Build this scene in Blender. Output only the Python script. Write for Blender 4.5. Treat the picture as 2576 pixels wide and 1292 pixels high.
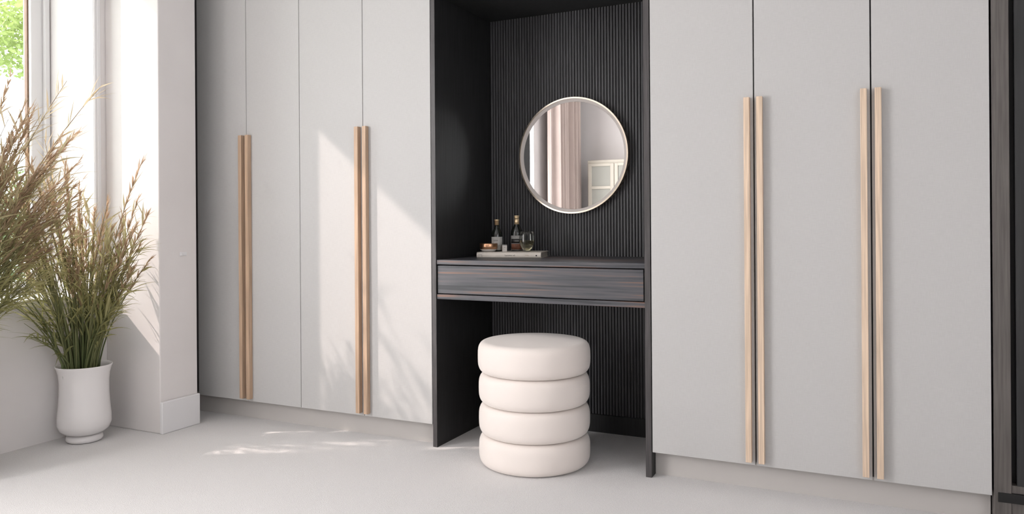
import bpy, bmesh, math, random
from mathutils import Vector, Matrix

random.seed(7)
SC = bpy.context.scene
COL = SC.collection
for o in list(bpy.data.objects):
    bpy.data.objects.remove(o)

# ---------------------------------------------------------------- camera
FPX, CYPX = 1904.62, 560.03
YAW, PITCH, ROLL = 0.4472, 0.0002, -0.0068
fw = Vector((-math.sin(YAW), math.cos(YAW), 0)); rt = Vector((math.cos(YAW), math.sin(YAW), 0)); up = Vector((0, 0, 1))
F_ = fw * math.cos(PITCH) + up * math.sin(PITCH); U0 = up * math.cos(PITCH) - fw * math.sin(PITCH)
R_ = rt * math.cos(ROLL) + U0 * math.sin(ROLL); U_ = U0 * math.cos(ROLL) - rt * math.sin(ROLL)
cam_d = bpy.data.cameras.new('camera'); cam = bpy.data.objects.new('camera', cam_d); COL.objects.link(cam)
cam.matrix_world = Matrix(((R_.x, U_.x, -F_.x, 0), (R_.y, U_.y, -F_.y, -2.759), (R_.z, U_.z, -F_.z, 0.95), (0, 0, 0, 1)))
cam_d.sensor_width = 36; cam_d.lens = FPX * 36 / 2576; cam_d.shift_y = (CYPX - 646) / 2576; cam_d.clip_start = 0.02
SC.camera = cam

# ---------------------------------------------------------------- sky, sun, daylight, exposure
w = bpy.data.worlds.new('sky'); SC.world = w; w.use_nodes = True
bg = w.node_tree.nodes['Background']; bg.inputs[0].default_value = (0.93, 0.97, 1.0, 1); bg.inputs[1].default_value = 5.0
sun_d = bpy.data.lights.new('sun', 'SUN'); sun_d.energy = 3.5; sun_d.angle = math.radians(1.0); sun_d.color = (1.0, 0.86, 0.79)
sun = bpy.data.objects.new('sun', sun_d); COL.objects.link(sun); sun.location = (-8, -4, 6)
sun.rotation_euler = Vector((1.85, 1.0, -1.52)).to_track_quat('-Z', 'Y').to_euler()

def area(name, loc, rot, sx, sy, power, color):
    d = bpy.data.lights.new(name, 'AREA'); d.shape = 'RECTANGLE'; d.size = sx; d.size_y = sy; d.energy = power; d.color = color
    o = bpy.data.objects.new(name, d); COL.objects.link(o); o.location = loc; o.rotation_euler = rot; return o
# daylight coming in at the big window nearer the camera, lamp set just inside the added sun blind
area('window_daylight', (-3.27, -2.775, 1.32), (0, math.radians(-90), 0), 2.2, 1.70, 88, (1.0, 0.975, 0.985))
VS = SC.view_settings
SC.display_settings.display_device = 'sRGB'; VS.view_transform = 'Standard'; VS.look = 'None'; VS.gamma = 1; VS.use_curve_mapping = False
VS.exposure = 0.12

# ---------------------------------------------------------------- helpers
def link(name, me, mat, parent=None, smooth=False):
    o = bpy.data.objects.new(name, me); COL.objects.link(o)
    if mat and not me.materials: me.materials.append(mat)
    if parent: o.parent = parent
    if smooth:
        for p in me.polygons: p.use_smooth = True
    return o
def bm_obj(name, bm, mat, parent=None, smooth=False):
    bmesh.ops.recalc_face_normals(bm, faces=bm.faces)
    me = bpy.data.meshes.new(name); bm.to_mesh(me); bm.free()
    return link(name, me, mat, parent, smooth)
def add_box(bm, x0, x1, y0, y1, z0, z1, bev=0, seg=1):
    r = bmesh.ops.create_cube(bm, size=1.0); vs = r['verts']
    for v in vs:
        v.co = Vector(((x0 + x1) / 2 + v.co.x * (x1 - x0), (y0 + y1) / 2 + v.co.y * (y1 - y0), (z0 + z1) / 2 + v.co.z * (z1 - z0)))
    if bev:
        es = list({e for v in vs for e in v.link_edges})
        bmesh.ops.bevel(bm, geom=es, offset=bev, segments=seg, affect='EDGES', profile=0.5)
def box(name, mat, parent, x0, x1, y0, y1, z0, z1, bev=0, seg=1):
    bm = bmesh.new(); add_box(bm, x0, x1, y0, y1, z0, z1, bev, seg); return bm_obj(name, bm, mat, parent)
def boxes(name, mat, parent, L, bev=0):
    bm = bmesh.new()
    for b in L: add_box(bm, *b, bev)
    return bm_obj(name, bm, mat, parent)
def lathe(name, mat, parent, prof, loc=(0, 0, 0), n=48, a0=0, a1=2 * math.pi, smooth=True):
    full = abs(a1 - a0 - 2 * math.pi) < 1e-6
    vs, fs, rows = [], [], []
    cnt = n if full else n + 1
    for r, z in prof:
        if r < 1e-6:
            rows.append([len(vs)]); vs.append((loc[0], loc[1], loc[2] + z))
        else:
            rows.append(list(range(len(vs), len(vs) + cnt)))
            for i in range(cnt):
                a = a0 + (a1 - a0) * i / n
                vs.append((loc[0] + r * math.cos(a), loc[1] + r * math.sin(a), loc[2] + z))
    for A, B in zip(rows, rows[1:]):
        for i in range(n if not full else cnt):
            j = (i + 1) % cnt
            if len(A) == 1 and len(B) == 1: continue
            if len(A) == 1: fs.append((A[0], B[j], B[i]))
            elif len(B) == 1: fs.append((A[i], A[j], B[0]))
            else: fs.append((A[i], A[j], B[j], B[i]))
    me = bpy.data.meshes.new(name); me.from_pydata(vs, [], fs)
    bm = bmesh.new(); bm.from_mesh(me); bmesh.ops.recalc_face_normals(bm, faces=bm.faces); bm.to_mesh(me); bm.free()
    return link(name, me, mat, parent, smooth)
def tag(o, label=None, cat=None, group=None, kind=None):
    if label: o['label'] = label
    if cat: o['category'] = cat
    if group: o['group'] = group
    if kind: o['kind'] = kind
    return o
def empty(name, loc, label=None, cat=None, group=None, rz=0):
    o = bpy.data.objects.new(name, None); COL.objects.link(o); o.location = loc; o.rotation_euler = (0, 0, rz); o.empty_display_size = 0.05
    return tag(o, label, cat, group)
def structure(o): o['kind'] = 'structure'; return o
def text(name, s, mat, parent, size, M, ext=0.0002):
    cu = bpy.data.curves.new(name, 'FONT'); cu.body = s; cu.size = size; cu.extrude = ext; cu.align_x = 'CENTER'; cu.align_y = 'CENTER'; cu.resolution_u = 3
    t = bpy.data.objects.new(name + '_src', cu); COL.objects.link(t)
    dg = bpy.context.evaluated_depsgraph_get(); me = bpy.data.meshes.new_from_object(t.evaluated_get(dg))
    bpy.data.objects.remove(t); bpy.data.curves.remove(cu)
    me.transform(M); me.name = name
    for m in list(me.materials): pass
    me.materials.clear(); return link(name, me, mat, parent)

# ---------------------------------------------------------------- materials
def mat(name, col, rough=0.6, metal=0, var=None, bump=None, coat=0, spec=0.5, sub=None, trans=0, ior=1.45, stretch=(1, 1, 1), ramp=None):
    """var=(scale, detail, amount): noise that shifts the colour; bump=(scale, strength, dist); stretch: object-coordinate scale"""
    m = bpy.data.materials.new(name); m.use_nodes = True; nt = m.node_tree; b = nt.nodes['Principled BSDF']
    b.inputs['Base Color'].default_value = (*col, 1); b.inputs['Roughness'].default_value = rough; b.inputs['Metallic'].default_value = metal
    b.inputs['Coat Weight'].default_value = coat; b.inputs['Specular IOR Level'].default_value = spec; b.inputs['IOR'].default_value = ior
    b.inputs['Transmission Weight'].default_value = trans
    tc = mp = None
    if var or bump or ramp:
        tc = nt.nodes.new('ShaderNodeNewGeometry'); mp = nt.nodes.new('ShaderNodeMapping'); mp.inputs['Scale'].default_value = stretch
        nt.links.new(tc.outputs['Position'], mp.inputs['Vector'])
    if var:
        sc_, det, amt = var
        n = nt.nodes.new('ShaderNodeTexNoise'); n.inputs['Scale'].default_value = sc_; n.inputs['Detail'].default_value = det
        nt.links.new(mp.outputs[0], n.inputs['Vector'])
        r = nt.nodes.new('ShaderNodeValToRGB'); e = r.color_ramp.elements
        if ramp:
            e[0].position, e[0].color = ramp[0][0], (*ramp[0][1], 1); e[1].position, e[1].color = ramp[-1][0], (*ramp[-1][1], 1)
            for p_, c_ in ramp[1:-1]:
                q = e.new(p_); q.color = (*c_, 1)
        else:
            e[0].position = 0.3; e[1].position = 0.7
            e[0].color = (*[c * (1 - amt) for c in col], 1); e[1].color = (*[min(1, c * (1 + amt)) for c in col], 1)
        nt.links.new(n.outputs['Fac'], r.inputs[0]); nt.links.new(r.outputs[0], b.inputs['Base Color'])
    if bump:
        s_, st, dist = bump
        n2 = nt.nodes.new('ShaderNodeTexNoise'); n2.inputs['Scale'].default_value = s_; n2.inputs['Detail'].default_value = 3
        nt.links.new(mp.outputs[0], n2.inputs['Vector'])
        bp = nt.nodes.new('ShaderNodeBump'); bp.inputs['Strength'].default_value = st; bp.inputs['Distance'].default_value = dist
        nt.links.new(n2.outputs['Fac'], bp.inputs['Height']); nt.links.new(bp.outputs[0], b.inputs['Normal'])
    return m

def linen(name, col):
    """woven fabric-look laminate: two crossed stretched noises"""
    m = mat(name, col, 0.55, spec=0.35); nt = m.node_tree; b = nt.nodes['Principled BSDF']
    g = nt.nodes.new('ShaderNodeNewGeometry'); hs = []
    for sc_ in ((40, 40, 700), (700, 700, 40)):
        mp = nt.nodes.new('ShaderNodeMapping'); mp.inputs['Scale'].default_value = sc_; nt.links.new(g.outputs['Position'], mp.inputs['Vector'])
        n = nt.nodes.new('ShaderNodeTexNoise'); n.inputs['Scale'].default_value = 1; n.inputs['Detail'].default_value = 2; nt.links.new(mp.outputs[0], n.inputs['Vector']); hs.append(n)
    ad = nt.nodes.new('ShaderNodeMath'); ad.operation = 'ADD'; nt.links.new(hs[0].outputs['Fac'], ad.inputs[0]); nt.links.new(hs[1].outputs['Fac'], ad.inputs[1])
    mr = nt.nodes.new('ShaderNodeMapRange'); mr.inputs['From Min'].default_value = 0.7; mr.inputs['From Max'].default_value = 1.3
    nt.links.new(ad.outputs[0], mr.inputs['Value'])
    mx = nt.nodes.new('ShaderNodeMix'); mx.data_type = 'RGBA'; mx.inputs[6].default_value = (*[c * 0.955 for c in col], 1); mx.inputs[7].default_value = (*[c * 1.04 for c in col], 1)
    nt.links.new(mr.outputs[0], mx.inputs[0]); nt.links.new(mx.outputs[2], b.inputs['Base Color'])
    bp = nt.nodes.new('ShaderNodeBump'); bp.inputs['Strength'].default_value = 0.12; bp.inputs['Distance'].default_value = 0.0006
    nt.links.new(ad.outputs[0], bp.inputs['Height']); nt.links.new(bp.outputs[0], b.inputs['Normal'])
    return m

def thin_glass(name, tint=(1, 1, 1), refl=0.35):
    m = bpy.data.materials.new(name); m.use_nodes = True; nt = m.node_tree; nt.nodes.remove(nt.nodes['Principled BSDF']); out = nt.nodes['Material Output']
    t = nt.nodes.new('ShaderNodeBsdfTransparent'); t.inputs[0].default_value = (*tint, 1); g = nt.nodes.new('ShaderNodeBsdfGlossy'); g.inputs['Roughness'].default_value = 0.02
    x = nt.nodes.new('ShaderNodeMixShader'); lw = nt.nodes.new('ShaderNodeLayerWeight'); lw.inputs['Blend'].default_value = 0.15
    pw = nt.nodes.new('ShaderNodeMath'); pw.operation = 'MULTIPLY'; pw.inputs[1].default_value = refl; nt.links.new(lw.outputs['Facing'], pw.inputs[0])
    nt.links.new(pw.outputs[0], x.inputs[0]); nt.links.new(t.outputs[0], x.inputs[1]); nt.links.new(g.outputs[0], x.inputs[2]); nt.links.new(x.outputs[0], out.inputs[0])
    return m

def foliage(name, stops, transl=0.35, rough=0.6, z0=0.25, z1=1.5, jitter=0.25):
    """plant colour: runs from the green stalk base to the dry straw top, differs from stem to stem"""
    m = bpy.data.materials.new(name); m.use_nodes = True; nt = m.node_tree; b = nt.nodes['Principled BSDF']; out = nt.nodes['Material Output']
    g = nt.nodes.new('ShaderNodeNewGeometry'); sp = nt.nodes.new('ShaderNodeSeparateXYZ'); nt.links.new(g.outputs['Position'], sp.inputs[0])
    mr = nt.nodes.new('ShaderNodeMapRange'); mr.inputs['From Min'].default_value = z0; mr.inputs['From Max'].default_value = z1; nt.links.new(sp.outputs['Z'], mr.inputs['Value'])
    oi = nt.nodes.new('ShaderNodeObjectInfo'); mj = nt.nodes.new('ShaderNodeMath'); mj.operation = 'MULTIPLY_ADD'; mj.inputs[1].default_value = jitter; nt.links.new(oi.outputs['Random'], mj.inputs[0])
    sb = nt.nodes.new('ShaderNodeMath'); sb.operation = 'SUBTRACT'; sb.inputs[1].default_value = jitter / 2; nt.links.new(mr.outputs[0], sb.inputs[0]); nt.links.new(sb.outputs[0], mj.inputs[2])
    r = nt.nodes.new('ShaderNodeValToRGB'); e = r.color_ramp.elements
    e[0].position, e[0].color = stops[0][0], (*stops[0][1], 1); e[1].position, e[1].color = stops[-1][0], (*stops[-1][1], 1)
    for p_, c_ in stops[1:-1]: e.new(p_).color = (*c_, 1)
    nt.links.new(mj.outputs[0], r.inputs[0]); nt.links.new(r.outputs[0], b.inputs['Base Color']); b.inputs['Roughness'].default_value = rough
    t = nt.nodes.new('ShaderNodeBsdfTranslucent'); nt.links.new(r.outputs[0], t.inputs[0]); x = nt.nodes.new('ShaderNodeMixShader'); x.inputs[0].default_value = transl
    nt.links.new(b.outputs[0], x.inputs[1]); nt.links.new(t.outputs[0], x.inputs[2]); nt.links.new(x.outputs[0], out.inputs[0])
    return m

M = {}
M['door'] = linen('linen_laminate', (0.500, 0.493, 0.487))
M['carcass'] = mat('carcass', (0.10, 0.10, 0.10), 0.7)
M['plinth'] = mat('plinth_laminate', (0.51, 0.485, 0.465), 0.5, var=(3, 2, 0.03))
M['wall'] = mat('painted_plaster', (0.78, 0.745, 0.735), 0.7, var=(4, 3, 0.025), bump=(60, 0.08, 0.002))
M['ceiling'] = mat('ceiling_paint', (0.85, 0.85, 0.85), 0.8, var=(2, 2, 0.01))
M['paint'] = mat('white_gloss_paint', (0.80, 0.79, 0.80), 0.35, var=(6, 2, 0.01))
M['carpet'] = mat('wool_carpet', (0.76, 0.742, 0.738), 0.95, var=(260, 4, 0.07), bump=(420, 0.55, 0.004), spec=0.1)
M['oak'] = mat('pale_oak', (0.66, 0.51, 0.385), 0.42, var=(1, 4, 0.2), stretch=(180, 180, 5), bump=(1, 0.1, 0.001))
M['bronze_oak'] = mat('bronzed_oak', (0.50, 0.345, 0.235), 0.3, var=(1, 4, 0.22), stretch=(180, 180, 5), bump=(1, 0.1, 0.001), coat=0.5)
M['dark'] = mat('charcoal_veneer', (0.021, 0.021, 0.0215), 0.5, var=(1, 4, 0.3), stretch=(120, 120, 6))
M['slat'] = mat('charcoal_slat', (0.068, 0.068, 0.073), 0.45, var=(1, 3, 0.25), stretch=(100, 100, 8))
M['edge'] = mat('charcoal_edge', (0.062, 0.057, 0.058), 0.4, var=(1, 4, 0.3), stretch=(200, 200, 8))
M['ebony'] = mat('ebony_grain', (0.04, 0.04, 0.045), 0.38, var=(1, 6, 0.4), stretch=(2.2, 30, 85), bump=(1, 0.12, 0.001),
                 ramp=[(0.32, (0.022, 0.025, 0.030)), (0.46, (0.066, 0.067, 0.076)), (0.57, (0.095, 0.090, 0.098)), (0.65, (0.19, 0.105, 0.075))])
M['black'] = mat('gap_shade_black', (0.006, 0.006, 0.006), 0.6)  # near-black that paints in the shade seen inside gaps
M['umber'] = mat('umber_veneer', (0.105, 0.094, 0.088), 0.45, var=(1, 4, 0.25), stretch=(150, 150, 6))
M['gold'] = mat('brushed_gold', (0.88, 0.68, 0.43), 0.36, 0.75)
M['champagne'] = mat('champagne_metal', (0.93, 0.82, 0.68), 0.22, 1.0)
M['rim_in'] = mat('grey_inner_rim', (0.60, 0.55, 0.52), 0.45, 0.0)
M['mirror'] = mat('mirror_silver', (0.93, 0.93, 0.93), 0.0, 1.0)
M['velvet'] = mat('cream_velvet', (0.83, 0.76, 0.715), 0.85, var=(5, 3, 0.03), bump=(300, 0.1, 0.001), spec=0.2)
M['velvet'].node_tree.nodes['Principled BSDF'].inputs['Sheen Weight'].default_value = 0.25
M['seam_shade'] = mat('seam_shadow_tone', (0.42, 0.33, 0.27), 0.9)
M['ceramic'] = mat('white_ceramic', (0.79, 0.765, 0.76), 0.25, var=(3, 2, 0.02))
M['soil'] = mat('soil', (0.05, 0.035, 0.025), 0.95, var=(60, 4, 0.4), bump=(60, 0.8, 0.01))
M['stem'] = foliage('reed_stem', [(0.0, (0.085, 0.11, 0.035)), (0.35, (0.20, 0.20, 0.085)), (0.75, (0.36, 0.27, 0.15))], 0.1)
M['blade'] = foliage('reed_blade', [(0.0, (0.19, 0.21, 0.075)), (0.3, (0.40, 0.38, 0.17)), (0.6, (0.48, 0.43, 0.24)), (0.9, (0.62, 0.51, 0.36))], 0.5)
M['plume'] = foliage('reed_plume', [(0.1, (0.40, 0.30, 0.17)), (0.5, (0.55, 0.40, 0.27)), (0.95, (0.60, 0.44, 0.31))], 0.45)
M['leaf'] = foliage('garden_leaf', [(0.0, (0.12, 0.20, 0.10)), (0.5, (0.24, 0.33, 0.12)), (1.0, (0.36, 0.43, 0.13))], 0.45, z0=0, z1=4)
M['bark'] = mat('bark', (0.12, 0.09, 0.07), 0.9, var=(20, 4, 0.4), bump=(30, 0.8, 0.02))
M['lawn'] = mat('lawn', (0.16, 0.22, 0.07), 0.9, var=(8, 4, 0.4), bump=(80, 0.6, 0.03))
M['pane'] = thin_glass('window_glass')
M['bead'] = mat('brown_bead', (0.22, 0.13, 0.08), 0.5, var=(20, 3, 0.2))
M['bottle'] = mat('dark_bottle_glass', (0.008, 0.010, 0.008), 0.06, coat=0.6)
M['label'] = mat('paper_label', (0.46, 0.45, 0.43), 0.6, var=(90, 3, 0.08))
M['label_grey'] = mat('grey_label', (0.28, 0.27, 0.26), 0.5, var=(90, 3, 0.08))
M['label_black'] = mat('black_label_band', (0.015, 0.014, 0.014), 0.5)
M['label_red'] = mat('rust_label_art', (0.16, 0.06, 0.035), 0.5, var=(60, 4, 0.5))
M['ink'] = mat('printing_ink', (0.03, 0.028, 0.027), 0.6)
M['copper'] = mat('brushed_copper', (0.62, 0.35, 0.21), 0.3, 1.0, var=(1, 3, 0.15), stretch=(30, 30, 500))
M['stone'] = mat('marble_dish', (0.60, 0.56, 0.53), 0.4, var=(40, 4, 0.1))
M['glass'] = thin_glass('clear_glass', (0.96, 0.97, 0.96), 0.9)
M['wine'] = mat('white_wine', (0.82, 0.74, 0.50), 0.0, trans=1.0, ior=1.33)
M['cover'] = mat('book_cover', (0.62, 0.57, 0.51), 0.5, var=(30, 4, 0.06))
M['pages'] = mat('book_pages', (0.42, 0.38, 0.33), 0.8, var=(1, 2, 0.2), stretch=(5, 5, 1500))
M['tan'] = mat('tan_print', (0.36, 0.27, 0.19), 0.6)
M['drape'] = mat('blush_drape', (0.72, 0.60, 0.55), 0.85, var=(6, 3, 0.04))
M['blind'] = foliage('added_blind_fabric', [(0, (0.85, 0.84, 0.82)), (1, (0.87, 0.86, 0.84))], 0.5)
M['cream'] = mat('cream_joinery', (0.62, 0.58, 0.50), 0.5, var=(5, 2, 0.02))
M['panel_grey'] = mat('greige_panel', (0.40, 0.40, 0.36), 0.5, var=(5, 2, 0.02))

# ---------------------------------------------------------------- room shell
XL, XO = -3.30, -3.70          # inner and outer face of the window wall
CEIL = 2.72
BACKY, RIGHTX = -4.9, 2.2
W1 = (-1.20, -0.405, 0.60, 2.60)   # window in view: y0 y1 z0 z1
W2 = (-3.65, -1.9, 0.20, 2.45)
structure(box('floor', M['carpet'], None, XO, RIGHTX + 0.1, BACKY - 0.1, 0.85, -0.06, 0))
structure(box('ceiling', M['ceiling'], None, XO, RIGHTX + 0.1, BACKY - 0.1, 0.85, CEIL, CEIL + 0.1))
wl = [(XO, XL, BACKY, W2[0], 0, CEIL), (XO, XL, W2[1], W1[0], 0, CEIL), (XO, XL, W1[1], 0.75, 0, CEIL)]
for W in (W1, W2):
    wl += [(XO, XL, W[0], W[1], 0, W[2]), (XO, XL, W[0], W[1], W[3], CEIL)]
structure(boxes('wall_left', M['wall'], None, wl))
structure(box('wall_rear', M['wall'], None, XO, RIGHTX + 0.1, BACKY - 0.1, BACKY, 0, CEIL))
W_FILL = (-4.3, -2.6, 0.7, 2.3)  # opening added behind the camera to let in fill light
structure(boxes('wall_right', M['wall'], None, [(RIGHTX, RIGHTX + 0.1, BACKY, W_FILL[0], 0, CEIL), (RIGHTX, RIGHTX + 0.1, W_FILL[1], 0.85, 0, CEIL), (RIGHTX, RIGHTX + 0.1, W_FILL[0], W_FILL[1], 0, W_FILL[2]), (RIGHTX, RIGHTX + 0.1, W_FILL[0], W_FILL[1], W_FILL[3], CEIL)]))
structure(box('wall_front', M['wall'], None, XO, RIGHTX + 0.1, 0.75, 0.85, 0, CEIL))
structure(box('wall_return', M['wall'], None, XL, -2.94, -0.345, -0.135, 0, CEIL, 0.004, 2))
structure(box('baseboard_return', M['paint'], None, -2.94, -2.922, -0.350, -0.135, 0, 0.145, 0.003))
# window casing beside the reveal
structure(boxes('trim_1', M['paint'], None, [(XL, XL + 0.006, -0.404, -0.372, 0.635, 2.62), (XL + 0.006, XL + 0.010, -0.394, -0.384, 0.635, 2.62)], 0.002))
# window 1: frame, bead, pane, sill
def window(name, W, xg, mull=False):
    root = empty(name, (xg, (W[0] + W[1]) / 2, W[2])); structure(root)
    def P(nm, m, L, bev=0.003):
        ob = boxes(nm, m, None, L, bev); ob.parent = root; ob.matrix_parent_inverse = root.matrix_world.inverted() if False else Matrix.Translation(-root.location); return ob
    y0, y1, z0, z1 = W; s = 0.085
    P('window_frame', M['paint'], [(xg - 0.03, xg + 0.03, y0, y0 + s, z0, z1), (xg - 0.03, xg + 0.03, y1 - s, y1, z0, z1), (xg - 0.03, xg + 0.03, y0 + s, y1 - s, z0, z0 + s), (xg - 0.03, xg + 0.03, y0 + s, y1 - s, z1 - s, z1)])
    P('frame_moulding', M['paint'], [(xg + 0.03, xg + 0.05, y1 - 0.030, y1 - 0.004, z0, z1), (xg + 0.03, xg + 0.05, y0 + 0.004, y0 + 0.03, z0, z1)])
    P('glazing_bead', M['bead'], [(xg - 0.010, xg + 0.012, y1 - s - 0.007, y1 - s, z0 + s, z1 - s), (xg - 0.010, xg + 0.012, y0 + s, y0 + s + 0.007, z0 + s, z1 - s)], 0.001)
    P('pane', M['pane'], [(xg - 0.003, xg + 0.003, y0 + s, y1 - s, z0 + s, z1 - s)], 0)
    return root
window('window_1', W1, -3.66)
window('window_2', W2, -3.66)
window('added_fill_window', W_FILL, RIGHTX + 0.05)  # added window, lets sky light fill the room from the right
structure(box('trim_2', M['paint'], None, -3.63, XL + 0.022, W1[0], W1[1] - 0.002, 0.60, 0.632, 0.004, 2))
structure(box('trim_3', M['paint'], None, -3.63, XL + 0.022, W2[0], W2[1], 0.20, 0.232, 0.004, 2))

# ---------------------------------------------------------------- garden outside
gl = structure(box('ground', M['lawn'], None, -16, XO - 0.02, -8, 10, -0.5, -0.4))
def leaf_cloud(name, parent, blobs, n, size, m):
    vs, fs = [], []
    for (c, r) in blobs:
        for _ in range(n):
            d = Vector((random.gauss(0, 1), random.gauss(0, 1), random.gauss(0, 1))).normalized() * (random.random() ** 0.4)
            p = Vector((c[0] + d.x * r[0], c[1] + d.y * r[1], c[2] + d.z * r[2]))
            a = Vector((random.gauss(0, 1), random.gauss(0, 1), random.gauss(0, 0.7) - 0.6)).normalized(); b = a.cross(Vector((random.gauss(0, 1), random.gauss(0, 1), random.gauss(0, 1)))).normalized()
            L = size * random.uniform(0.7, 1.4); k = len(vs)
            vs += [p, p + a * L * 0.5 + b * L * 0.22, p + a * L, p + a * L * 0.5 - b * L * 0.22]; fs.append((k, k + 1, k + 2, k + 3))
    me = bpy.data.meshes.new(name); me.from_pydata([tuple(v) for v in vs], [], fs); o = link(name, me, m, parent); o['kind'] = 'stuff'; return o
t = empty('garden_tree', (0, 0, 0), 'yellow-green leafy tree seen high through the window', 'tree')
lathe('trunk', M['bark'], t, [(0.13, 0), (0.10, 1.2), (0.08, 2.6), (0.05, 3.4), (0, 3.5)], (-7.6, 2.6, -0.4), 12)
leaf_cloud('crown', t, [((-7.5, 2.0, 3.5), (0.9, 0.9, 0.75)), ((-7.3, 1.75, 2.8), (0.55, 0.5, 0.45)), ((-7.7, 2.8, 3.1), (0.9, 0.8, 0.9))], 2600, 0.06, M['leaf'])
t = empty('garden_shrub', (0, 0, 0), 'dense green shrub low outside the window behind the grasses', 'shrub')
lathe('stem', M['bark'], t, [(0.04, 0), (0.03, 1.0), (0, 1.3)], (-6.6, 1.15, -0.4), 8)
leaf_cloud('crown', t, [((-6.6, 1.1, 0.9), (0.6, 0.6, 0.6)), ((-6.7, 1.5, 0.6), (0.6, 0.6, 0.7))], 2200, 0.055, M['leaf'])

# ---------------------------------------------------------------- wardrobes
ZB, ZT = 0.095, 2.36
HB, HT = 0.109, 1.383
def wardrobe(label, x0, x1, seams, handles, hm, gap=0.0022, plinth_y=0.052, group='pale linen wardrobes'):
    """seams: door edges left to right; handles: list per door of 'L'/'R' sides"""
    t = empty('wardrobe', ((x0 + x1) / 2, 0.3, 0), label, 'wardrobe', group)
    I = Matrix.Translation(-t.location)
    def ch(ob, p=t):
        if p is t: ob.matrix_parent_inverse = I
        return ob
    ch(boxes('body', M['carcass'], t, [(x0, x1, 0.026, 0.6, ZB + 0.004, 2.4)]))
    ch(box('plinth', M['plinth'], t, x0 if x0 > -3 else -3.29, x1, plinth_y, plinth_y + 0.02, 0, ZB + 0.004))
    ch(box('cornice', M['door'], t, x0, x1, 0.0, 0.026, ZT + 0.004, 2.40, 0.001))
    for (a, b), hs in zip(zip(seams, seams[1:]), handles):
        d = ch(box('door', M['door'], t, a + gap, b - gap, 0.0, 0.022, ZB, ZT, 0.0014, 2))
        for s in hs:
            hx = (b - 0.0315, b - 0.0115) if s == 'R' else (a + 0.0115, a + 0.0315)
            h = box('handle', hm, d, hx[0], hx[1], -0.024, -0.0005, HB, HT, 0.0012, 2)
    return t
wardrobe('pale linen double wardrobe next to the window pillar, far left', -3.083, -2.421, [-3.083, -2.7515, -2.421], ['R', 'L'], M['bronze_oak'], 0.0014)
wardrobe('pale linen double wardrobe with the sun patch, left of the dark niche', -2.421, -1.7045, [-2.421, -2.0585, -1.7045], ['R', 'L'], M['bronze_oak'], 0.0014)
wardrobe('pale linen three-door wardrobe with oak bar handles, right of the dark niche', -0.753, 0.324, [-0.753, -0.3815, -0.0105, 0.324], ['R', 'LR', 'L'], M['oak'])
# filler between the first wardrobe and the pillar
structure(box('trim_4', M['carcass'], None, -3.29, -3.086, 0.03, 0.6, 0.1, 2.4))

# ---------------------------------------------------------------- vanity niche
NX0, NX1, NYB, NZC = -1.7025, -0.754, 0.512, 1.925
n = empty('vanity_niche', (-1.228, 0.25, 0), 'charcoal dressing niche with ribbed back between the pale wardrobes', 'niche')
IN = Matrix.Translation(-n.location)
def np(ob): ob.matrix_parent_inverse = IN; return ob
np(box('side_panel', M['dark'], n, NX0, NX0 + 0.0205, 0.002, NYB + 0.04, 0, 2.4))
np(box('side_panel', M['dark'], n, NX1 - 0.0225, NX1, 0.002, NYB + 0.04, 0, 2.4))
np(box('edge_band', M['edge'], n, NX0, NX0 + 0.0205, -0.001, 0.002, 0, 2.4, 0.0008))
np(box('edge_band', M['edge'], n, NX1 - 0.0225, NX1, -0.001, 0.002, 0, 2.4, 0.0008))
np(box('top_panel', M['dark'], n, NX0 + 0.0205, NX1 - 0.0225, 0.0, NYB + 0.04, NZC, 2.4))
IX0, IX1 = NX0 + 0.0205, NX1 - 0.0225
bk = np(box('back_panel', M['dark'], n, IX0, IX1, NYB + 0.006, NYB + 0.026, 0, NZC))
NS = 64; pitch = (IX1 - IX0) / NS
bm = bmesh.new()     # one rounded rib
prof = [(-0.0043, 0.0065), (-0.0043, 0.003), (-0.0032, 0.0008), (0, 0), (0.0032, 0.0008), (0.0043, 0.003), (0.0043, 0.0065)]
lo = [bm.verts.new((x, y, 0)) for x, y in prof]; hi = [bm.verts.new((x, y, NZC)) for x, y in prof]
for i in range(len(prof)):
    j = (i + 1) % len(prof); bm.faces.new((lo[i], lo[j], hi[j], hi[i]))
bm.faces.new(lo); bm.faces.new(hi[::-1]); bmesh.ops.recalc_face_normals(bm, faces=bm.faces)
rib = bpy.data.meshes.new('slat'); bm.to_mesh(rib); bm.free(); rib.materials.append(M['slat'])
for i in range(NS):
    s = bpy.data.objects.new('slat', rib); COL.objects.link(s); s.parent = bk
    s.location = (IX0 + pitch * (i + 0.5), NYB, 0)
np(box('niche_baseboard', M['dark'], n, IX0, IX1, NYB - 0.012, NYB, 0, 0.08, 0.001))

# floating desk
dk = empty('vanity_desk', (-1.23, 0.25, 0.63), 'floating dark ebony desk with one wide drawer inside the niche', 'desk')
ID = Matrix.Translation(-dk.location)
def dp(ob): ob.matrix_parent_inverse = ID; return ob
dp(box('worktop', M['ebony'], dk, IX0, IX1, 0.004, NYB, 0.776, 0.796, 0.0012))
dp(box('bottom_panel', M['ebony'], dk, IX0, IX1, 0.004, NYB, 0.629, 0.650, 0.0012))
dp(box('drawer_box', M['black'], dk, IX0, IX1, 0.030, NYB - 0.02, 0.650, 0.776))
dr = dp(box('drawer', M['ebony'], dk, IX0 + 0.003, IX1 - 0.006, 0.007, 0.029, 0.6535, 0.7715, 0.0012))

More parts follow.
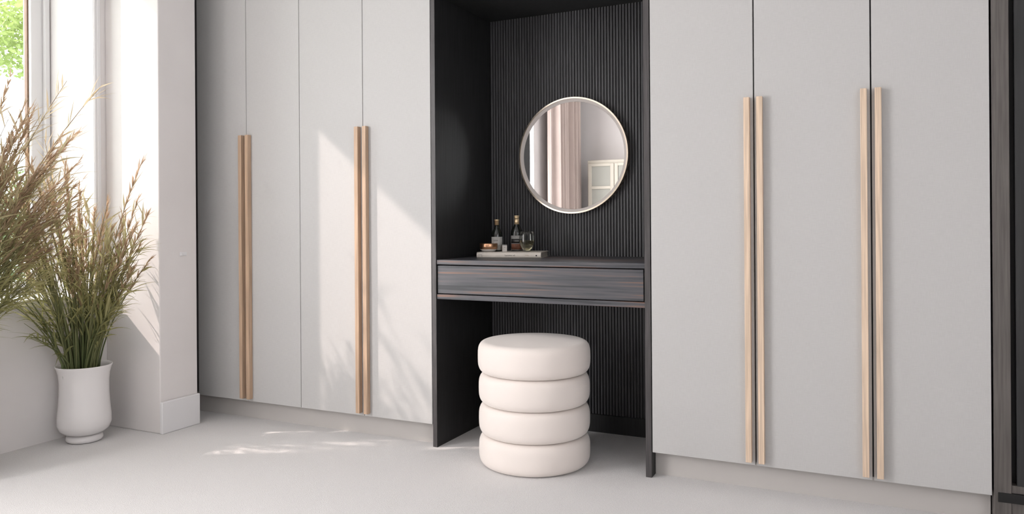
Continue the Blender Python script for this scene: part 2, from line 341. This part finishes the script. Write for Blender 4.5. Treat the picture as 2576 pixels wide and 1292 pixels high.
# ---------------------------------------------------------------- round mirror
mc = Vector((-1.2475, 0.512, 1.257)); MR = 0.266
mt = empty('round_mirror', mc, 'round mirror with thin champagne rim on the ribbed wall', 'mirror')
def ring(name, m, prof, nseg=96):
    """lathe around the Y axis; prof = (radius, y) with y negative towards the room"""
    vs, fs = [], []; k = len(prof)
    for i in range(nseg):
        a = 2 * math.pi * i / nseg
        for r, y in prof: vs.append((r * math.cos(a), y, r * math.sin(a)))
    for i in range(nseg):
        for q in range(k):
            fs.append((i * k + q, i * k + (q + 1) % k, ((i + 1) % nseg) * k + (q + 1) % k, ((i + 1) % nseg) * k + q))
    me = bpy.data.meshes.new(name); me.from_pydata(vs, [], fs); bm = bmesh.new(); bm.from_mesh(me); bmesh.ops.recalc_face_normals(bm, faces=bm.faces); bm.to_mesh(me); bm.free()
    o = link(name, me, m, mt); return o
ring('frame', M['champagne'], [(MR, 0), (MR, -0.036), (MR - 0.0065, -0.037), (MR - 0.0065, 0)])
ring('inner_rim', M['rim_in'], [(MR - 0.0066, 0), (MR - 0.0066, -0.032), (MR - 0.020, -0.023), (MR - 0.020, 0)])
bm = bmesh.new(); bmesh.ops.create_cone(bm, cap_ends=True, segments=96, radius1=MR - 0.0205, radius2=MR - 0.0205, depth=0.012)
bmesh.ops.rotate(bm, verts=bm.verts, matrix=Matrix.Rotation(math.radians(90), 3, 'X')); bmesh.ops.translate(bm, verts=bm.verts, vec=(0, -0.016, 0))
bm_obj('mirror_glass', bm, M['mirror'], mt)

# ---------------------------------------------------------------- stool
st = empty('pouf_stool', (-1.23, 0.0, 0), 'cream velvet stool of four stacked round cushions', 'stool')
def cushion(z, r, h, dome):
    pr_ = [(0, 0.002)]
    c = 0.042; nn = 10
    for i in range(nn + 1):
        a = -math.pi / 2 + math.pi / 2 * i / nn; e = 0.68
        pr_.append((r - c + c * math.copysign(abs(math.cos(a)) ** e, math.cos(a)), 0.056 + 0.056 * math.copysign(abs(math.sin(a)) ** e, math.sin(a))))
    top = h
    for i in range(nn + 1):
        a = math.pi / 2 * i / nn; e = 0.68
        pr_.append((r - c + c * math.cos(a) ** e if i < nn else r - c, top - 0.056 + 0.056 * math.sin(a) ** e))
    if dome:
        for k in range(1, 6):
            q = k / 6; pr_.append(((r - c) * (1 - q), top + 0.010 * (1 - (1 - q) ** 2)))
    pr_.append((0, top + (0.010 if dome else 0)))
    lathe('cushion', M['velvet'], st, pr_, (0, 0, z), 72)
for i in range(4):
    cushion(0.12 * i, 0.221 + (0.003 if i == 3 else 0), 0.1205 if i < 3 else 0.124, i == 3)
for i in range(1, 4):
    lathe('seam_shade_ring', M['seam_shade'], st, [(0.176, 0.12 * i - 0.002), (0.1845, 0.12 * i), (0.176, 0.12 * i + 0.002)], (0, 0, 0), 64)  # brown rings paint in the seam shadow between cushions

# ---------------------------------------------------------------- things on the desk
BZ, BT = 0.796, 0.0255
ang = math.radians(13.5)
bo = empty('book', (-1.588, 0.188, BZ), 'cream hardback book lying flat on the desk under the bottles', 'book', None, ang)
BL, BD = 0.288, 0.205
bm = bmesh.new()        # cover: two boards and a rounded spine as one folded cover
cs = [(BD, 0), (0.008, 0), (0.002, 0.004), (0, 0.0105), (0, 0.015), (0.002, 0.0215), (0.008, BT), (BD, BT), (BD, BT - 0.0025), (0.009, BT - 0.0025), (0.0045, 0.0205), (0.003, 0.015), (0.003, 0.0105), (0.0045, 0.005), (0.009, 0.0025), (BD, 0.0025)]
A = [bm.verts.new((0, y, z)) for y, z in cs]; B = [bm.verts.new((BL, y, z)) for y, z in cs]
for i in range(len(cs)):
    j = (i + 1) % len(cs); bm.faces.new((A[i], A[j], B[j], B[i]))
for k in range(7):
    bm.faces.new((A[k], A[k + 1], A[14 - k], A[15 - k])); bm.faces.new((B[k + 1], B[k], B[15 - k], B[14 - k]))
bm_obj('cover', bm, M['cover'], bo)
box('page_block', M['pages'], bo, 0.004, BL - 0.004, 0.0046, BD - 0.004, 0.0026, BT - 0.0026)
RX = Matrix.Rotation(math.radians(90), 4, 'X')
text('spine_title', 'Lucuma nd', M['ink'], bo, 0.0105, Matrix.Translation((0.150, -0.0001, 0.0125)) @ RX)
text('spine_author', 'TUBAI', M['tan'], bo, 0.0062, Matrix.Translation((0.226, -0.0001, 0.0125)) @ RX)
box('spine_mark', M['ink'], bo, 0.265, 0.271, -0.0003, 0.001, 0.0085, 0.0145)
box('spine_rule', M['ink'], bo, 0.006, 0.024, -0.0003, 0.001, 0.0140, 0.0150)
box('spine_rule', M['ink'], bo, 0.0235, 0.0245, -0.0003, 0.001, 0.005, 0.0150)
TB = BZ + BT + 0.0002
CAMXY = Vector((0, -2.759))
def facing(x, y): return math.atan2(CAMXY.y - y, CAMXY.x - x)
def arc_label(name, m, parent, r, z0, z1, ac, half):
    return lathe(name, m, parent, [(r, z0), (r + 0.0004, z0), (r + 0.0004, z1), (r, z1)], (0, 0, 0), 18, ac - half, ac + half)
def on_label(r, ac, z):   # text plane on the label, facing outwards at angle ac
    return Matrix.Translation(((r + 0.0006) * math.cos(ac), (r + 0.0006) * math.sin(ac), z)) @ Matrix.Rotation(ac + math.pi / 2, 4, 'Z') @ RX
# bottle with the pale label
x, y = -1.551, 0.315; ac = facing(x, y)
b1 = empty('bottle', (x, y, TB), 'shorter dark bottle with pale paper label and gold cap', 'bottle', 'bottles on the book')
lathe('body', M['bottle'], b1, [(0, 0), (0.023, 0), (0.0252, 0.003), (0.0252, 0.070), (0.0243, 0.080), (0.0205, 0.092), (0.0135, 0.103), (0.0092, 0.110), (0.0086, 0.121), (0, 0.121)], n=40)
lathe('cap', M['gold'], b1, [(0, 0.1195), (0.0102, 0.1195), (0.0102, 0.139), (0.0112, 0.1395), (0.0112, 0.1435), (0.0098, 0.1445), (0, 0.1445)], n=32)
arc_label('paper_label', M['label'], b1, 0.0253, 0.006, 0.066, ac, 1.25)
text('label_print', 'ROUOR', M['ink'], b1, 0.0056, on_label(0.0253, ac - 0.22, 0.050), 0.0003)
text('label_small_print', 'VF 37', M['ink'], b1, 0.0040, on_label(0.0253, ac + 0.3, 0.026), 0.0003)
# taller bottle with the banded label
x, y = -1.477, 0.370; ac = facing(x, y)
b2 = empty('bottle', (x, y, TB), 'taller dark bottle with gold collar and black banded label behind the glass', 'bottle', 'bottles on the book')
lathe('body', M['bottle'], b2, [(0, 0), (0.0255, 0), (0.0275, 0.003), (0.0275, 0.078), (0.0262, 0.090), (0.0215, 0.104), (0.0145, 0.114), (0.0108, 0.121), (0.0100, 0.150), (0, 0.150)], n=40)
lathe('collar', M['gold'], b2, [(0.0103, 0.122), (0.0112, 0.122), (0.0112, 0.1475), (0.0103, 0.1475)], n=32)
lathe('stopper', M['gold'], b2, [(0, 0.1495), (0.0116, 0.1495), (0.0120, 0.1515), (0.0104, 0.1528), (0.0104, 0.1545), (0.0122, 0.1558), (0.0122, 0.1605), (0.0112, 0.1618), (0, 0.1622)], n=32)
lb = arc_label('paper_label', M['label_grey'], b2, 0.0276, 0.004, 0.071, ac, 1.2)
arc_label('label_black_band', M['label_black'], b2, 0.0279, 0.036, 0.056, ac, 1.08)
arc_label('label_art', M['label_red'], b2, 0.0279, 0.008, 0.033, ac, 1.08)
text('label_print', 'LOUDE', M['label'], b2, 0.0062, on_label(0.0280, ac, 0.0465), 0.0003)
# copper lidded dish
x, y = -1.566, 0.262
dsh = empty('lidded_dish', (x, y, TB), 'brushed copper lid resting on a small pale stone dish', 'dish')
lathe('dish', M['stone'], dsh, [(0, 0), (0.024, 0), (0.029, 0.003), (0.0385, 0.0112), (0.0375, 0.0122), (0, 0.0122)], n=48)
lathe('lid', M['copper'], dsh, [(0, 0.0123), (0.0385, 0.0123), (0.0398, 0.0140), (0.0402, 0.036), (0.0392, 0.0375), (0.0372, 0.0372), (0.036, 0.034), (0, 0.034)], n=48)
# little white box
x, y = -1.506, 0.300
cb = empty('small_box', (x, y, TB), 'tiny white carton between the two bottles', 'box', None, facing(x, y) + math.pi / 2 + 0.15)
box('carton', M['stone'], cb, -0.0105, 0.0105, -0.0105, 0.0105, 0, 0.027, 0.0006)
box('carton_lid', M['label_grey'], cb, -0.0108, 0.0108, -0.0108, 0.0108, 0.0272, 0.031, 0.0006)
text('carton_print', 'NC', M['ink'], cb, 0.0045, Matrix.Translation((0, -0.0107, 0.019)) @ RX, 0.0002)
# stemless glass, half full
x, y = -1.398, 0.308
gl_ = empty('wine_glass', (x, y, TB), 'stemless glass half full of pale wine on the book', 'glass')
outer = [(0, 0), (0.0125, 0), (0.0150, 0.002), (0.0225, 0.013), (0.0305, 0.028), (0.0340, 0.042), (0.0345, 0.055), (0.0335, 0.072), (0.0318, 0.0895)]
inner = [(0.0308, 0.0895), (0.0324, 0.072), (0.0333, 0.055), (0.0328, 0.0425), (0.0293, 0.0290), (0.0212, 0.0145), (0.0130, 0.005), (0, 0.005)]
lathe('bowl', M['glass'], gl_, outer + inner, n=56)
lathe('wine', M['wine'], gl_, [(0, 0.0053), (0.0128, 0.0053), (0.0209, 0.0147), (0.0290, 0.0292), (0.0325, 0.0426), (0.0329, 0.050), (0, 0.050)], n=56)

# ---------------------------------------------------------------- dark unit at the right edge
dw = empty('dark_wardrobe', (0.62, 0.3, 0), 'dark umber tall cabinet cut by the right edge of the picture', 'wardrobe')
IDW = Matrix.Translation(-dw.location)
def wp(ob): ob.matrix_parent_inverse = IDW; return ob
wp(box('side_stile', M['umber'], dw, 0.3275, 0.3735, 0.0, 0.6, 0, 2.4, 0.0012))
wp(box('bottom_rail', M['umber'], dw, 0.3735, 1.0, 0.004, 0.6, 0.108, 0.132, 0.0012))
wp(box('toe_shade_strip', M['black'], dw, 0.338, 1.0, -0.003, 0.02, 0.079, 0.108))  # solid black strip painted in for the shadow gap under the door
wp(box('plinth', M['umber'], dw, 0.3735, 1.0, 0.004, 0.6, 0, 0.079, 0.0012))
wp(box('body', M['black'], dw, 0.3735, 1.0, 0.035, 0.6, 0.132, 2.4))
wp(box('door', M['dark'], dw, 0.388, 1.0, 0.004, 0.03, 0.132, 2.39, 0.0012))

# ---------------------------------------------------------------- small plate on the pillar
pl = empty('wall_plate', (-2.94, -0.215, 0.815), 'small white plate on the window pillar', 'wall plate')
box('plate', M['paint'], pl, 0, 0.005, -0.019, 0.019, -0.009, 0.009, 0.0015)
box('rocker', M['paint'], pl, 0.005, 0.008, -0.008, 0.008, -0.004, 0.004, 0.0006)

# ---------------------------------------------------------------- pots with grasses
def pot(label, loc, r, h):
    p = empty('plant_pot', loc, label, 'pot', 'white pots by the window')
    s, k = r / 0.108, h / 0.335
    body = [(0, 0.033), (0.060, 0.033), (0.080, 0.040), (0.098, 0.055), (0.1075, 0.080), (0.107, 0.110), (0.102, 0.160), (0.0985, 0.215), (0.0985, 0.265), (0.102, 0.300), (0.108, 0.322), (0.113, 0.334), (0.1125, 0.337), (0.109, 0.336), (0.104, 0.322), (0.097, 0.295), (0.094, 0.25), (0.094, 0.22), (0, 0.22)]
    lathe('vessel', M['ceramic'], p, [(a * s, b * k) for a, b in body], n=64)
    foot = [(0, 0), (0.060, 0), (0.071, 0.005), (0.074, 0.014), (0.071, 0.026), (0.064, 0.032), (0, 0.032)]
    lathe('foot', M['ceramic'], p, [(a * s, b * k) for a, b in foot], n=64)
    lathe('soil', M['soil'], p, [(0, 0.300 * k), (0.0975 * s, 0.298 * k)], n=40)
    return p

def clampv(p):
    x, y, z = p
    if z < 0.66: x = max(x, XL + 0.006)
    elif x < XL + 0.03:
        x = max(x, -3.60); y = min(max(y, W1[0] + 0.03), W1[1] - 0.012)
    if x < -2.92: y = min(y, -0.352)
    return (x, y, z)

def ribbon(vs, fs, p0, d, L, wd, droop, seg=5, sidehint=None):
    """arched grass blade with a folded midrib"""
    d = d.normalized(); side = d.cross(Vector((0, 0, 1)))
    if side.length < 1e-3: side = Vector((1, 0, 0))
    side.normalize()
    tw = random.uniform(-0.9, 0.9); side = (Matrix.Rotation(tw, 3, d) @ side)
    p = p0.copy(); k0 = len(vs)
    for i in range(seg + 1):
        t = i / seg; wv = wd * (0.45 + 1.3 * t if t < 0.4 else (1 - t) / 0.6 * 0.97 + 0.03)
        nrm = side.cross(d).normalized()
        vs.append(clampv(p - side * wv * 0.5)); vs.append(clampv(p + nrm * wv * 0.18)); vs.append(clampv(p + side * wv * 0.5))
        d = (d + Vector((0, 0, -droop / seg))).normalized(); p = p + d * (L / seg)
    for i in range(seg):
        a = k0 + i * 3
        fs.append((a, a + 1, a + 4, a + 3)); fs.append((a + 1, a + 2, a + 5, a + 4))

def tube(vs, fs, pts, r0, r1, n=5):
    k0 = len(vs)
    for i, p in enumerate(pts):
        d = (pts[min(i + 1, len(pts) - 1)] - pts[max(i - 1, 0)]).normalized(); a = d.orthogonal().normalized(); b = d.cross(a)
        r = r0 + (r1 - r0) * i / (len(pts) - 1)
        for q in range(n):
            an = 2 * math.pi * q / n; vs.append(clampv(p + a * r * math.cos(an) + b * r * math.sin(an)))
    for i in range(len(pts) - 1):
        for q in range(n):
            fs.append((k0 + i * n + q, k0 + i * n + (q + 1) % n, k0 + (i + 1) * n + (q + 1) % n, k0 + (i + 1) * n + q))
def pmesh(name, vs, fs, m, parent, stuff=False):
    me = bpy.data.meshes.new(name); me.from_pydata([tuple(v) for v in vs], [], fs); o = link(name, me, m, parent, True)
    if stuff: o['kind'] = 'stuff'
    return o

RIGHT = Vector((0.90, 0.30, 0)); LEFT = Vector((-0.10, -1.0, 0)); DEPTH = Vector((-0.43, 0.90, 0))
def grasses(label, base, stems, rpot, leafn, plumen, t0):
    root = empty('ornamental_grass', base, label, 'grass plant', 'dried grasses by the window')
    inv = Matrix.Translation(-Vector(base))
    for (s, h, dep, kind) in stems:
        b0 = Vector(base) + Vector((RIGHT * s if s > 0 else LEFT * -s)) * 0.0
        off = (RIGHT * max(s, 0) + LEFT * max(-s, 0)).normalized() * rpot * min(1, abs(s) * 3) * random.uniform(0.5, 0.95) + DEPTH * random.uniform(-0.5, 0.5) * rpot
        lat = RIGHT * max(s, 0) + LEFT * max(-s, 0) + DEPTH * dep
        bow = random.uniform(1.3, 1.8)
        def P(t): return b0 + off + Vector((0, 0, h * (t - 0.10 * min(1, abs(s) * 2) * t * t))) + lat * (t ** bow)
        pts = [P(i / 9) for i in range(10)]
        vs, fs = [], []; tube(vs, fs, pts, random.uniform(0.0032, 0.0052), 0.0009)
        so = pmesh('stem', vs, fs, M['stem'], root); so.matrix_parent_inverse = inv
        vs, fs = [], []
        for i in range(leafn):
            t = random.uniform(t0, 0.97); p = P(t); tg = (P(min(1, t + 0.02)) - P(t - 0.02)).normalized()
            az = random.uniform(0, 2 * math.pi); outd = Vector((math.cos(az), math.sin(az), 0))
            d = tg * random.uniform(0.8, 1.5) + outd * random.uniform(0.35, 0.9)
            ribbon(vs, fs, p, d, random.uniform(0.06, 0.165) * (1.15 - 0.3 * t), random.uniform(0.005, 0.0115), random.uniform(0.1, 1.2))
        if kind == 'branch':
            for i in range(16):
                t = random.uniform(0.72, 1.0); p = P(t); tg = (P(min(1, t + 0.02)) - P(t - 0.02)).normalized(); az = random.uniform(0, 2 * math.pi)
                ribbon(vs, fs, p, tg * 1.3 + Vector((math.cos(az), math.sin(az), 0)) * 0.6, random.uniform(0.05, 0.12), random.uniform(0.004, 0.009), random.uniform(0.0, 0.7))
        lo_ = pmesh('leaf_blades', vs, fs, M['blade'], so, True)
        if kind == 'plume':
            vs, fs = [], []
            for i in range(plumen):
                t = 0.62 + 0.40 * random.random(); p = P(t) if t <= 1 else P(1) + (P(1) - P(0.97)) * ((t - 1) / 0.03)
                tg = (P(min(1, t + 0.02)) - P(min(t, 1) - 0.02)).normalized()
                az = random.uniform(0, 2 * math.pi); outd = Vector((math.cos(az), math.sin(az), 0))
                d = tg * random.uniform(1.3, 2.2) + outd * random.uniform(0.2, 0.75)
                ribbon(vs, fs, p, d, random.uniform(0.022, 0.055), random.uniform(0.004, 0.008), random.uniform(-0.1, 0.5), 3)
            pmesh('plume', vs, fs, M['plume'], so, True)
    return root

pot('white flared ceramic pot on the floor between window wall and pillar', (-3.165, -0.555, 0), 0.108, 0.335)
S1 = []
for i in range(80):
    u_ = random.uniform(-1, 1)
    s = (0.25 * u_ if u_ > 0 else 0.32 * u_)
    hmax = (0.74 - 0.10 * u_) if u_ > 0 else (0.80 + 0.55 * -u_ - 0.42 * u_ * u_)
    S1.append((s, hmax * random.uniform(0.60, 1.05), random.uniform(-0.10, 0.08), 'plume' if random.random() < 0.5 else 'leafy'))
for i in range(9):      # short arching outer shoots
    S1.append((-random.uniform(0.18, 0.30), random.uniform(0.30, 0.52), random.uniform(-0.06, 0.05), 'leafy'))
    u_ = random.choice((-1, 1)) * random.uniform(0.5, 1)
    S1.append((0.16 * u_, random.uniform(0.22, 0.42), random.uniform(-0.12, 0.05), 'leafy'))
S1 += [(0.25, 0.98, -0.02, 'plume'), (0.265, 0.74, 0.0, 'plume'), (0.21, 0.80, 0.02, 'plume'), (0.12, 0.78, 0, 'plume'), (-0.14, 1.06, 0.03, 'branch'), (-0.22, 1.08, 0, 'plume')]
grasses('olive and straw ornamental grass growing from the white pot in view', (-3.165, -0.555, 0.29), S1, 0.085, 11, 60, 0.38)

pot('tall white pot at the left edge holding the higher grasses', (-3.12, -1.15, 0), 0.125, 0.46)
RIGHT = Vector((0.10, 0.97, 0))
S2 = []
for i in range(125):
    u_ = random.uniform(-0.3, 1)
    s = 0.50 * u_
    hmax = 1.20 - 0.20 * abs(u_) ** 1.7
    S2.append((s, hmax * random.uniform(0.55, 1.04), random.uniform(-0.12, 0.06), 'plume' if random.random() < 0.65 else 'leafy'))
S2 += [(0.56, 1.30, 0.0, 'branch'), (0.44, 1.27, -0.02, 'branch')]
for i in range(18):     # low shoots sprawling along the sill
    S2.append((random.uniform(0.20, 0.42), random.uniform(0.30, 0.58), random.uniform(-0.08, 0.06), 'leafy'))
grasses('taller straw-coloured ornamental grass cropped by the left edge', (-3.12, -1.15, 0.40), S2, 0.07, 15, 75, 0.2)

# ---------------------------------------------------------------- what the mirror shows behind the camera, and an added blind
def wavy(name, m, label, cat, y0, y1, z0, z1, xc, amp, waves, group=None):
    nseg = 160; vs, fs = [], []
    for th in (0, 1):
        for i in range(nseg + 1):
            t = i / nseg; ph = waves * 2 * math.pi * t
            a = amp * (math.sin(ph) + 0.35 * math.sin(2.3 * ph + 1)) + 0.008 * th
            for z in (z0, z1):
                k = 1.0 if z == z1 else 1.15
                vs.append((xc + a * k, y0 + (y1 - y0) * t + 0.01 * math.sin(ph * 0.7), z))
    nrow = (nseg + 1) * 2
    for th in (0, 1):
        for i in range(nseg):
            a = th * nrow + i * 2; fs.append((a, a + 2, a + 3, a + 1))
    for i in range(nseg):
        a = i * 2; fs.append((a, a + 2, nrow + a + 2, nrow + a)); fs.append((a + 1, a + 3, nrow + a + 3, nrow + a + 1))
    me = bpy.data.meshes.new(name); me.from_pydata(vs, [], fs); o = link(name, me, m, None, True); return tag(o, label, cat, group)
wavy('curtain', M['drape'], 'blush floor-length curtain seen in the round mirror', 'curtain', -4.66, -3.84, 0.02, 2.60, -3.16, 0.045, 6)
rod = empty('curtain_rod', (-3.16, -4.0, 2.63), 'slim rod carrying the blush curtain', 'curtain rod')
bm = bmesh.new(); bmesh.ops.create_cone(bm, cap_ends=True, segments=16, radius1=0.012, radius2=0.012, depth=3.1); bmesh.ops.rotate(bm, verts=bm.verts, matrix=Matrix.Rotation(math.radians(90), 3, 'X'))
bmesh.ops.translate(bm, verts=bm.verts, vec=(0, 0.9, 0)); bm_obj('pole', bm, M['champagne'], rod, True)
for yy in (-0.55, 2.3): boxes('bracket', M['champagne'], rod, [(-0.14, 0.0, yy - 0.008, yy + 0.008, -0.008, 0.008)])
bl = empty('added_sun_blind', (-3.36, -2.775, 0.24), 'added white blind keeping direct sun out at the nearer window', 'blind')  # blind added to keep direct sun off the floor and stool
box('fabric', M['blind'], bl, -0.001, 0.001, -0.865, 0.865, 0.0, 2.16)
box('bottom_bar', M['paint'], bl, -0.006, 0.006, -0.865, 0.865, -0.006, 0.014, 0.002)
cb2 = empty('panelled_cupboard', (-2.22, BACKY + 0.16, 0), 'cream panelled cupboard against the rear wall seen in the mirror', 'cupboard')
box('body', M['cream'], cb2, -0.80, 0.80, -0.15, 0.13, 0, 1.67, 0.003)
for k in range(5):
    x0 = -0.79 + k * 0.316
    zs = [1.63 - 0.262 * q for q in range(7)]
    d = boxes('door', M['cream'], cb2, [(x0 + 0.003, x0 + 0.045, 0.13, 0.152, 0.02, 1.63), (x0 + 0.271, x0 + 0.313, 0.13, 0.152, 0.02, 1.63)] + [(x0 + 0.045, x0 + 0.271, 0.13, 0.152, max(0.02, z - 0.032), z) for z in zs], 0.002)
    for q in range(6):
        box('panel', M['panel_grey'], d, x0 + 0.045, x0 + 0.271, 0.131, 0.138, zs[q + 1], zs[q] - 0.032)
